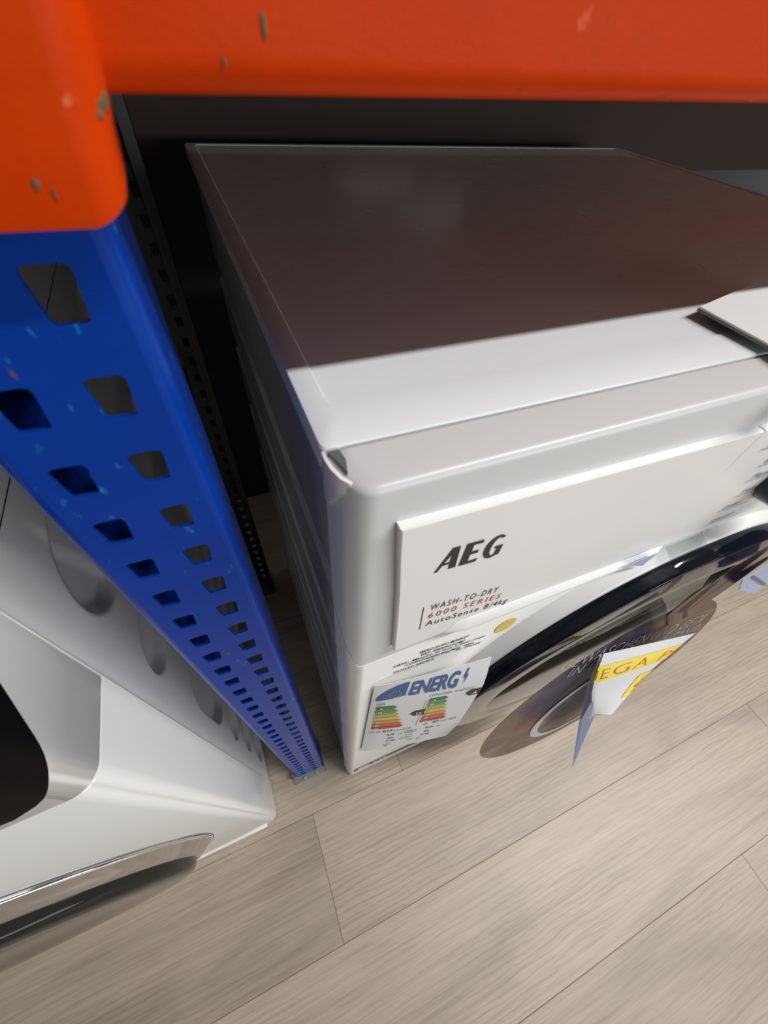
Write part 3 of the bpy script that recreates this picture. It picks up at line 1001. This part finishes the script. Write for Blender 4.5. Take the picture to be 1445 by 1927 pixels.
# ------------------------------------------------------------------ round promotional film in front of the door
FT, FY = 0.14, -0.03                 # lean of the film
def film_y(z):
    return FY - FT * (0.64 - z)
PF = tag(empty('promotional_film', (0.31, -0.03, 0.64)),
         'round see-through brown promotional film with white lettering hanging over the black door', 'film')
PB = Vector((0.31, -0.03, 0.64))
def film_pt(x, z, off=0.0):
    return Vector((x, film_y(z) - off, z)) - PB
FC = (0.330, 0.402)
FR = 0.178
def film_material():
    m = bpy.data.materials.new('printed_clear_film')
    m.use_nodes = True
    nt = m.node_tree
    nt.nodes.remove(nt.nodes['Principled BSDF'])
    out = nt.nodes['Material Output']
    N = lambda t: nt.nodes.new(t)
    L = nt.links.new
    tc = N('ShaderNodeTexCoord')

    def blob(cx, cz, rx, rz, soft=0.5, seed=0.0):
        # distance from a centre in the film's own coordinates
        mp = N('ShaderNodeMapping')
        mp.inputs['Location'].default_value = (-(cx - PB.x) / rx, 0, -(cz - PB.z) / rz)
        mp.inputs['Scale'].default_value = (1 / rx, 0, 1 / rz)
        L(tc.outputs['Object'], mp.inputs['Vector'])
        ln = N('ShaderNodeVectorMath')
        ln.operation = 'LENGTH'
        L(mp.outputs['Vector'], ln.inputs[0])
        no = N('ShaderNodeTexNoise')
        no.inputs['Scale'].default_value = 26
        no.inputs['Detail'].default_value = 4
        L(tc.outputs['Object'], no.inputs['Vector'])
        ad = N('ShaderNodeMath')
        ad.operation = 'MULTIPLY_ADD'
        L(no.outputs['Fac'], ad.inputs[0])
        ad.inputs[1].default_value = 0.7
        L(ln.outputs['Value'], ad.inputs[2])
        r = N('ShaderNodeMapRange')
        r.inputs['From Min'].default_value = 1.35
        r.inputs['From Max'].default_value = 1.35 - soft
        L(ad.outputs['Value'], r.inputs['Value'])
        return r.outputs['Result']

    def mixc(fac, a, b):
        x = N('ShaderNodeMix')
        x.data_type = 'RGBA'
        L(fac, x.inputs[0])
        if isinstance(a, tuple):
            x.inputs[6].default_value = a + (1,)
        else:
            L(a, x.inputs[6])
        x.inputs[7].default_value = b + (1,)
        return x.outputs[2]
    no = N('ShaderNodeTexNoise')
    no.inputs['Scale'].default_value = 34
    no.inputs['Detail'].default_value = 6
    L(tc.outputs['Object'], no.inputs['Vector'])
    rp = N('ShaderNodeMapRange')
    rp.inputs['From Min'].default_value = 0.5
    rp.inputs['From Max'].default_value = 0.8
    L(no.outputs['Fac'], rp.inputs['Value'])
    base = mixc(rp.outputs['Result'], (0.17, 0.125, 0.095), (0.36, 0.31, 0.27))
    c = mixc(blob(0.235, 0.40, 0.05, 0.06, 0.6), base, (0.26, 0.11, 0.045))
    c = mixc(blob(0.265, 0.50, 0.10, 0.13, 0.35), c, (0.045, 0.038, 0.09))
    c = mixc(blob(0.32, 0.36, 0.06, 0.10, 0.3), c, (0.02, 0.018, 0.03))
    c = mixc(blob(0.40, 0.56, 0.07, 0.04, 0.7), c, (0.30, 0.10, 0.035))
    df = N('ShaderNodeBsdfDiffuse')
    L(c, df.inputs['Color'])
    tr = N('ShaderNodeBsdfTransparent')
    tr.inputs['Color'].default_value = (0.80, 0.74, 0.68, 1)
    opac = N('ShaderNodeMath')
    opac.operation = 'MULTIPLY_ADD'
    opac.use_clamp = True
    L(blob(0.29, 0.45, 0.10, 0.16, 0.5), opac.inputs[0])
    opac.inputs[1].default_value = 0.30
    opac.inputs[2].default_value = 0.55
    sh = N('ShaderNodeMixShader')
    L(opac.outputs['Value'], sh.inputs['Fac'])
    L(tr.outputs['BSDF'], sh.inputs[1])
    L(df.outputs['BSDF'], sh.inputs[2])
    gl = N('ShaderNodeBsdfGlossy')
    gl.inputs['Roughness'].default_value = 0.12
    s2 = N('ShaderNodeMixShader')
    s2.inputs['Fac'].default_value = 0.08
    L(sh.outputs['Shader'], s2.inputs[1])
    L(gl.outputs['BSDF'], s2.inputs[2])
    L(s2.outputs['Shader'], out.inputs['Surface'])
    return m
M['film'] = film_material()
seg = 72
bm = bmesh.new()
prev = None
TH = 0.0005
rings = []
for r in (0.02, 0.06, 0.10, 0.14, 0.17, FR):
    rings.append([film_pt(FC[0] + r * math.cos(2 * math.pi * t / seg), FC[1] + 1.02 * r * math.sin(2 * math.pi * t / seg)) for t in range(seg)])
back = [[p + Vector((0, TH, 0)) for p in q] for q in reversed(rings)]
film = obj('film_disc', loft(rings + back, cap=True), M['film'], PF, smooth=True)
# tab over the rim of the door, taped to the fascia edge
tab = []
for y, z, xl, xr in ((-0.0060, 0.6895, 0.2745, 0.318), (-0.0142, 0.6850, 0.2745, 0.319), (-0.0200, 0.6822, 0.275, 0.322), (-0.0290, 0.6812, 0.278, 0.327), (-0.0302, 0.6760, 0.279, 0.329),
                     (-0.0312, 0.6500, 0.281, 0.340), (film_y(0.61) - 0.0006, 0.610, 0.284, 0.360), (film_y(0.57) - 0.0006, 0.57, 0.270, 0.385)):
    tab.append([Vector((xl + (xr - xl) * k / 6, y, z)) - PB for k in range(7)])
tabb = [[p + Vector((0, 0.0002, -0.0003)) for p in r] for r in tab]
obj('film_tab', loft([a + list(reversed(b)) for a, b in zip(tab, tabb)], cap=True), M['clear'], PF, smooth=True)
# white lettering and printed ring
def film_line(s, p0, p1, cap):
    me, w = text_mesh(s, spacing=1.1, bold=-0.012)
    return me, (lambda x, y: film_pt(p0[0] + (p1[0] - p0[0]) * x / w, p0[1] + (p1[1] - p0[1]) * x / w + y * cap, 0.0008))
bm = to_bm([film_line('GEWASCHEN UND GETR', (0.205, 0.556), (0.462, 0.486), 0.024), film_line('IN EINEM DURCHGANG', (0.228, 0.524), (0.475, 0.452), 0.024)])
tag(obj('film_lettering', bm, mat('cream_ink', (0.40, 0.37, 0.34), 0.5), PF, normals=False), 'thin cream lettering')
ro = disc_pts(0.335, 0.365, 0.094, 56, ry=0.115)
ri = disc_pts(0.338, 0.365, 0.084, 56, ry=0.105)
me = fill2d(ro, [ri])
bm = to_bm([(me, lambda x, y: film_pt(x, y, 0.0008))])
obj('printed_ring', bm, mat('pale_grey_ink', (0.42, 0.43, 0.46), 0.5), PF, normals=False)
leaf_m = mat('brown_leaf_print', (0.055, 0.02, 0.012), 0.3, vary=0.4, vscale=60)
for pts in ([(0.350, 0.575), (0.378, 0.632), (0.436, 0.650), (0.408, 0.600), (0.376, 0.562)], [(0.372, 0.560), (0.41, 0.610), (0.468, 0.626), (0.432, 0.578), (0.390, 0.538)],
            [(0.335, 0.580), (0.36, 0.618), (0.385, 0.618), (0.372, 0.57), (0.41, 0.525), (0.365, 0.540)]):
    me = fill2d(rounded(pts, 0.004, 3), thick=0.0006)
    b = bmesh.new()
    b.from_mesh(me)
    for v in b.verts:
        v.co = film_pt(v.co.x, v.co.y, 0.0010 + v.co.z)
    bpy.data.meshes.remove(me)
    obj('printed_leaf', b, leaf_m, PF)

# ------------------------------------------------------------------ price sheet
PS = tag(empty('price_sheet', (0.30, -0.07, 0.50)), 'curled white price sheet with a yellow band and red letters in front of the door', 'price tag')
SB = Vector((0.30, -0.07, 0.50))
GU = [-0.42, -0.20, 0.0, 0.5, 1.0, 1.25, 1.7]
GV = [0.0, 0.40, 0.72, 1.0]
G = [
    [(0.262, -0.0440, 0.547), (0.2660, -0.0440, 0.550), (0.2697, -0.0450, 0.551), (0.322, -0.0545, 0.553), (0.3761, -0.0630, 0.550), (0.388, -0.0600, 0.536), (0.392, -0.052, 0.500)],
    [(0.2575, -0.0530, 0.526), (0.2582, -0.0560, 0.528), (0.2600, -0.0585, 0.530), (0.306, -0.0645, 0.534), (0.3526, -0.0688, 0.530), (0.364, -0.0660, 0.517), (0.370, -0.058, 0.482)],
    [(0.2590, -0.0620, 0.498), (0.2584, -0.0680, 0.499), (0.2590, -0.0725, 0.500), (0.292, -0.0755, 0.504), (0.3259, -0.0775, 0.500), (0.337, -0.0745, 0.487), (0.343, -0.067, 0.455)],
    [(0.2537, -0.0885, 0.449), (0.2595, -0.0885, 0.462), (0.2655, -0.0880, 0.470), (0.274, -0.0915, 0.473), (0.2829, -0.0948, 0.470), (0.292, -0.0920, 0.458), (0.300, -0.085, 0.430)],
]
def interp(vals, ks, t):
    """Catmull-Rom through unevenly placed keys."""
    t = min(max(t, ks[0]), ks[-1])
    i = max(k for k in range(len(ks) - 1) if ks[k] <= t + 1e-9)
    p1, p2 = vals[i], vals[i + 1]
    p0 = vals[i - 1] if i > 0 else p1 * 2 - p2
    p3 = vals[i + 2] if i + 2 < len(vals) else p2 * 2 - p1
    s = (t - ks[i]) / (ks[i + 1] - ks[i])
    return 0.5 * ((2 * p1) + (p2 - p0) * s + (2 * p0 - 5 * p1 + 4 * p2 - p3) * s * s + (3 * p1 - p0 - 3 * p2 + p3) * s ** 3)
GVEC = [[Vector(p) for p in r] for r in G]
def sheet_raw(u, v):
    return interp([interp(r, GU, u) for r in GVEC], GV, v)
def sheet_pt(u, v, off=0.0):
    p = sheet_raw(u, v)
    if off:
        e = 0.01
        du = sheet_raw(u + e, v) - sheet_raw(u - e, v)
        dv = sheet_raw(u, v + e) - sheet_raw(u, v - e)
        nrm = du.cross(dv)
        if nrm.length > 0:
            nrm.normalize()
            if nrm.y > 0 or (abs(nrm.y) < 0.2 and nrm.z < 0):
                nrm = -nrm
            p = p + nrm * off
    return p - SB
us = [GU[0] + (GU[-1] - GU[0]) * i / 36 for i in range(37)]
vs_ = [i / 16 for i in range(17)]
grid = [[sheet_pt(u, v) for u in us] for v in vs_]
obj('sheet', loft([r + [p + Vector((0.0002, 0.0002, -0.0002)) for p in reversed(r)] for r in grid], cap=True), M['paper'], PS, smooth=True, angle=60)
# hanging corner of the sheet, folded down to a point
tri = [(0.2583, -0.0530, 0.527), (0.2590, -0.0640, 0.500), (0.2537, -0.0885, 0.449), (0.2505, -0.1270, 0.380), (0.2640, -0.1035, 0.430), (0.2655, -0.0882, 0.469), (0.2592, -0.0728, 0.499)]
bm = bmesh.new()
va = [bm.verts.new(Vector(p) - SB + Vector((-0.0004, 0, 0))) for p in tri]
vb = [bm.verts.new(Vector(p) - SB + Vector((-0.0007, 0, 0))) for p in tri]
bm.faces.new(va)
bm.faces.new(list(reversed(vb)))
for i in range(len(tri)):
    bm.faces.new((va[i], va[(i + 1) % len(tri)], vb[(i + 1) % len(tri)], vb[i]))
tag(obj('folded_corner', bm, M['blue_and_shaded'], PS), 'back of the folded corner with bluish shade painted in')
def sheet_patch(u0, u1, v0, v1, off, nu=16, nv=4):
    return loft([[sheet_pt(u0 + (u1 - u0) * i / nu, v0 + (v1 - v0) * j / nv, off) for i in range(nu + 1)] for j in range(nv + 1)], closed_ring=False)
obj('yellow_band', sheet_patch(-0.30, 1.5, 0.23, 0.50, 0.0005), M['yellowpaper'], PS, smooth=True, normals=False)
obj('yellow_band', sheet_patch(0.72, 1.5, 0.63, 0.86, 0.0005), M['yellowpaper'], PS, smooth=True, normals=False)
me, w = text_mesh('MEGA PREIS', spacing=1.1, bold=-0.02)
bm = to_bm([(me, lambda x, y: sheet_pt(-0.24 + x / w * 1.80, 0.465 - y * 0.18, 0.0010))])
tag(obj('price_lettering', bm, M['redprint'], PS, normals=False), 'red lettering across the yellow band')
me, w = text_mesh('479,90')
bm = to_bm([(me, lambda x, y: sheet_pt(0.86 + x / w * 0.70, 0.83 - y * 0.16, 0.0010))])
obj('price_figures', bm, M['redprint'], PS, normals=False)

# ------------------------------------------------------------------ pale blue leaflet beside the film, at the picture edge
LF = tag(empty('leaflet', (0.45, -0.048, 0.60)), 'pale blue leaflet standing behind the right end of the brown film', 'leaflet')
lb = Vector((0.45, -0.048, 0.60))
q = [(0.362, -0.0465, 0.650), (0.420, -0.0440, 0.660), (0.580, -0.0470, 0.520), (0.548, -0.0500, 0.505), (0.425, -0.0476, 0.590)]
rings = [[Vector(p) - lb for p in q], [Vector(p) - lb + Vector((0, 0.0006, 0)) for p in q]]
obj('sheet', loft(rings, cap=True), M['blue_and_shaded'], LF)
fold = [Vector(p) - lb + Vector((0, -0.0005, 0)) for p in ((0.385, -0.0462, 0.640), (0.388, -0.0461, 0.642), (0.553, -0.0480, 0.524), (0.550, -0.0481, 0.521))]
bm = bmesh.new()
bm.faces.new([bm.verts.new(p) for p in fold])
obj('fold_line', bm, M['greyink'], LF)
bm = prism([(0.2244, 0.6953), (0.2535, 0.6780), (0.2560, 0.6960)], 'y', -0.0099, -0.0093)  # thin pale blue triangle on the front of the grip
tag(obj('blue_triangle', bm, M['blue_and_shaded'], ledge), 'small pale blue triangle on the grip')

# ------------------------------------------------------------------ white sheet in clear holder on the lid
SH = tag(empty('sign_holder', (0.23, 0.05, 0.8515)), 'white card in a thin clear holder lying at the right of the washer lid', 'sign')
hb = Vector((0.23, 0.05, 0.8515))
quad = [(0.2320, 0.0637, 0.8540), (0.3280, 0.0868, 0.8540), (0.3400, 0.0050, 0.8520), (0.2364, -0.0180, 0.8525)]
def slab(q, t0, t1, grow=0.0):
    c = sum((Vector(p) for p in q), Vector()) / 4
    pts = [Vector(p) + (Vector(p) - c).normalized() * grow for p in q]
    return loft([[p + Vector((0, 0, t0)) - hb for p in pts], [p + Vector((0, 0, t1)) - hb for p in pts]], cap=True)
obj('clear_holder', slab(quad, 0.0, 0.0010), mat('greenish_clear_edge', (0.10, 0.16, 0.14), 0.15), SH)
obj('white_card', slab(quad, 0.0010, 0.0022, -0.0006), M['card'], SH)

# ------------------------------------------------------------------ second machine, on the other side of the post
W2 = tag(empty('washing_machine', (-0.141, -0.013, 0)),
         'white washer with chrome door ring and stamped side, left of the perforated blue post', 'washing machine')
O2 = Vector((-0.141, -0.013, 0))
def adj2(bm):
    bmesh.ops.translate(bm, verts=bm.verts, vec=-O2)
    return bm
X2, XL = -0.141, -0.741
# steel side with stamped pockets: grid of y-z cells
def pocket_depth(y, z):
    d = 0.0
    for z0, z1, yy in ((0.655, 0.745, 0.088), (0.548, 0.612, 0.084), (0.328, 0.478, 0.084), (0.238, 0.292, 0.082), (0.140, 0.196, 0.081), (0.034, 0.094, 0.080)):
        r = min(0.045, (z1 - z0) / 2)
        cy = yy + r
        cz = min(max(z, z0 + r), z1 - r)
        dist = math.hypot(min(0, y - cy), z - cz) - r
        d = max(d, min(1.0, max(0.0, -dist / 0.007)))
    return d * d * (3 - 2 * d) * 0.009
ys = [0.050] + [0.066 + 0.0022 * k for k in range(28)] + [0.135, 0.16, 0.2, 0.3, 0.4, 0.5, 0.53]
zz = [0.006 + k * (0.772 / 260) for k in range(261)]
bm = bmesh.new()
gv = [[bm.verts.new((X2 - 0.0025 - pocket_depth(y, z), y, z)) for y in ys] for z in zz]
for j in range(len(zz) - 1):
    for i in range(len(ys) - 1):
        bm.faces.new((gv[j][i], gv[j][i + 1], gv[j + 1][i + 1], gv[j + 1][i]))
obj('side_panel', adj2(bm), M['m2steel'], W2, smooth=True, angle=60)
obj('body', adj2(boxmesh(XL + 0.003, X2 - 0.013, 0.045, 0.53, 0.006, 0.776)), M['m2steel'], W2)
obj('worktop', adj2(boxmesh(XL, X2 - 0.001, 0.05, 0.545, 0.779, 0.812, bevel=0.003)), M['m2steel'], W2)
# front frame wrapping round the side
def plan2():
    p = [(X2 - 0.0022, 0.0510), (X2 - 0.0002, 0.0500), (X2 + 0.0002, 0.0470), (X2, 0.040), (X2, 0.010)]
    for k in range(9):
        a = math.pi / 2 * k / 8
        p.append((X2 - 0.014 + 0.014 * math.cos(a), 0.001 - 0.014 * math.sin(a)))
    p.append((X2 - 0.06, -0.0145))
    q = [(X2 + XL - x, y) for x, y in reversed(p)]
    return p + q
P2 = plan2()
SZ = 0.680
rings = [[(x, y, z) for x, y in P2] for z in (0.003, 0.010, SZ - 0.0015)] + [[(x + (-0.0008 if x > -0.44 else 0.0008), y + 0.0008, SZ - 0.0004) for x, y in P2]]
obj('front_panel', adj2(loft(rings, closed_ring=False)), M['m2white'], W2, smooth=True, angle=45)
rings = [[(x + (-0.0008 if x > -0.44 else 0.0008), y + 0.0008, SZ + 0.0004) for x, y in P2]] + [[(x, y, z) for x, y in P2] for z in (SZ + 0.0015, 0.800, 0.808)] + [[(x, max(y, 0.0), 0.812) for x, y in P2]]
obj('control_fascia', adj2(loft(rings, closed_ring=False, cap=False)), M['m2white'], W2, smooth=True, angle=45)
obj('seam_gasket', adj2(prism([(x + (-0.0016 if x > -0.44 else 0.0016), y + 0.0016) for x, y in P2], 'z', 0.665, 0.695)), M['gap'], W2)
# dark glass panel wrapping round the corner of the fascia
path = [(X2 + 0.0007, 0.040), (X2 + 0.0007, 0.0275), (X2 + 0.0007, 0.015)]
path += [(X2 + 0.0007 - 0.0147 + 0.0147 * math.cos(math.pi / 2 * k / 8), 0.001 - 0.0147 * math.sin(math.pi / 2 * k / 8)) for k in range(9)]
path += [(X2 - 0.03 - 0.03 * k, -0.0152) for k in range(18)]
run = [0.0]
for a, b in zip(path, path[1:]):
    run.append(run[-1] + math.hypot(a[0] - b[0], a[1] - b[1]))
def on_path(d):
    d = min(max(d, 0), run[-1] - 1e-6)
    k = max(i for i in range(len(run) - 1) if run[i] <= d)
    t = (d - run[k]) / (run[k + 1] - run[k])
    return (path[k][0] + (path[k + 1][0] - path[k][0]) * t, path[k][1] + (path[k + 1][1] - path[k][1]) * t)
rings = []
for k in range(25):
    z = 0.6945 + 0.11 * k / 24
    h = z - 0.6945
    # edge measured along the wrapped outline from the side towards the front
    d0 = 0.066 - 0.62 * h + 0.012 * math.exp(-h / 0.004)
    rings.append([on_path(d0 + (run[-1] - d0) * (i / 40) ** 2.2) + (z,) for i in range(41)])
obj('display_glass', adj2(loft(rings, closed_ring=False)), mat('dark_display', (0.006, 0.005, 0.005), 0.4, spec=0.03), W2, smooth=True, angle=60)
# door: chrome ring and dark domed glass
D2 = (-0.441, 0.295)
door2 = obj('door', adj2(loft([circ3(D2, 0.2500, -0.0135), circ3(D2, 0.2505, -0.0165), circ3(D2, 0.2500, -0.0180), circ3(D2, 0.2485, -0.0190), circ3(D2, 0.2440, -0.0215), circ3(D2, 0.2390, -0.0250),
                               circ3(D2, 0.2340, -0.0290), circ3(D2, 0.2315, -0.0300), circ3(D2, 0.2290, -0.0290)])), M['chrome'], W2, smooth=True, angle=50)
rings = [circ3(D2, 0.2300, -0.0275), circ3(D2, 0.2290, -0.0350), circ3(D2, 0.2260, -0.0395), circ3(D2, 0.219, -0.0420), circ3(D2, 0.19, -0.0430), circ3(D2, 0.15, -0.0410), circ3(D2, 0.10, -0.038)]
obj('door_glass', adj2(loft(rings, cap=True)), M['smoke'], door2, smooth=True, angle=50)
obj('door_shadow_gap', adj2(loft([circ3(D2, 0.2500, -0.0138), circ3(D2, 0.2525, -0.0149), circ3(D2, 0.2525, -0.0140)])), M['gap'], door2, smooth=True)
# seam bead between steel side and front frame, low plinth lip
bead = [(X2 + 0.0009 * math.cos(a) - 0.0006, 0.0488 + 0.0014 * math.sin(a)) for a in [2 * math.pi * k / 12 for k in range(12)]]
obj('frame_bead', adj2(prism(bead, 'z', 0.004, 0.806)), M['m2white'], W2, smooth=True, angle=60)
obj('plinth', adj2(boxmesh(-0.722, -0.160, -0.0172, -0.010, 0.0, 0.011, bevel=0.002)), M['m2white'], W2, smooth=True, angle=60)
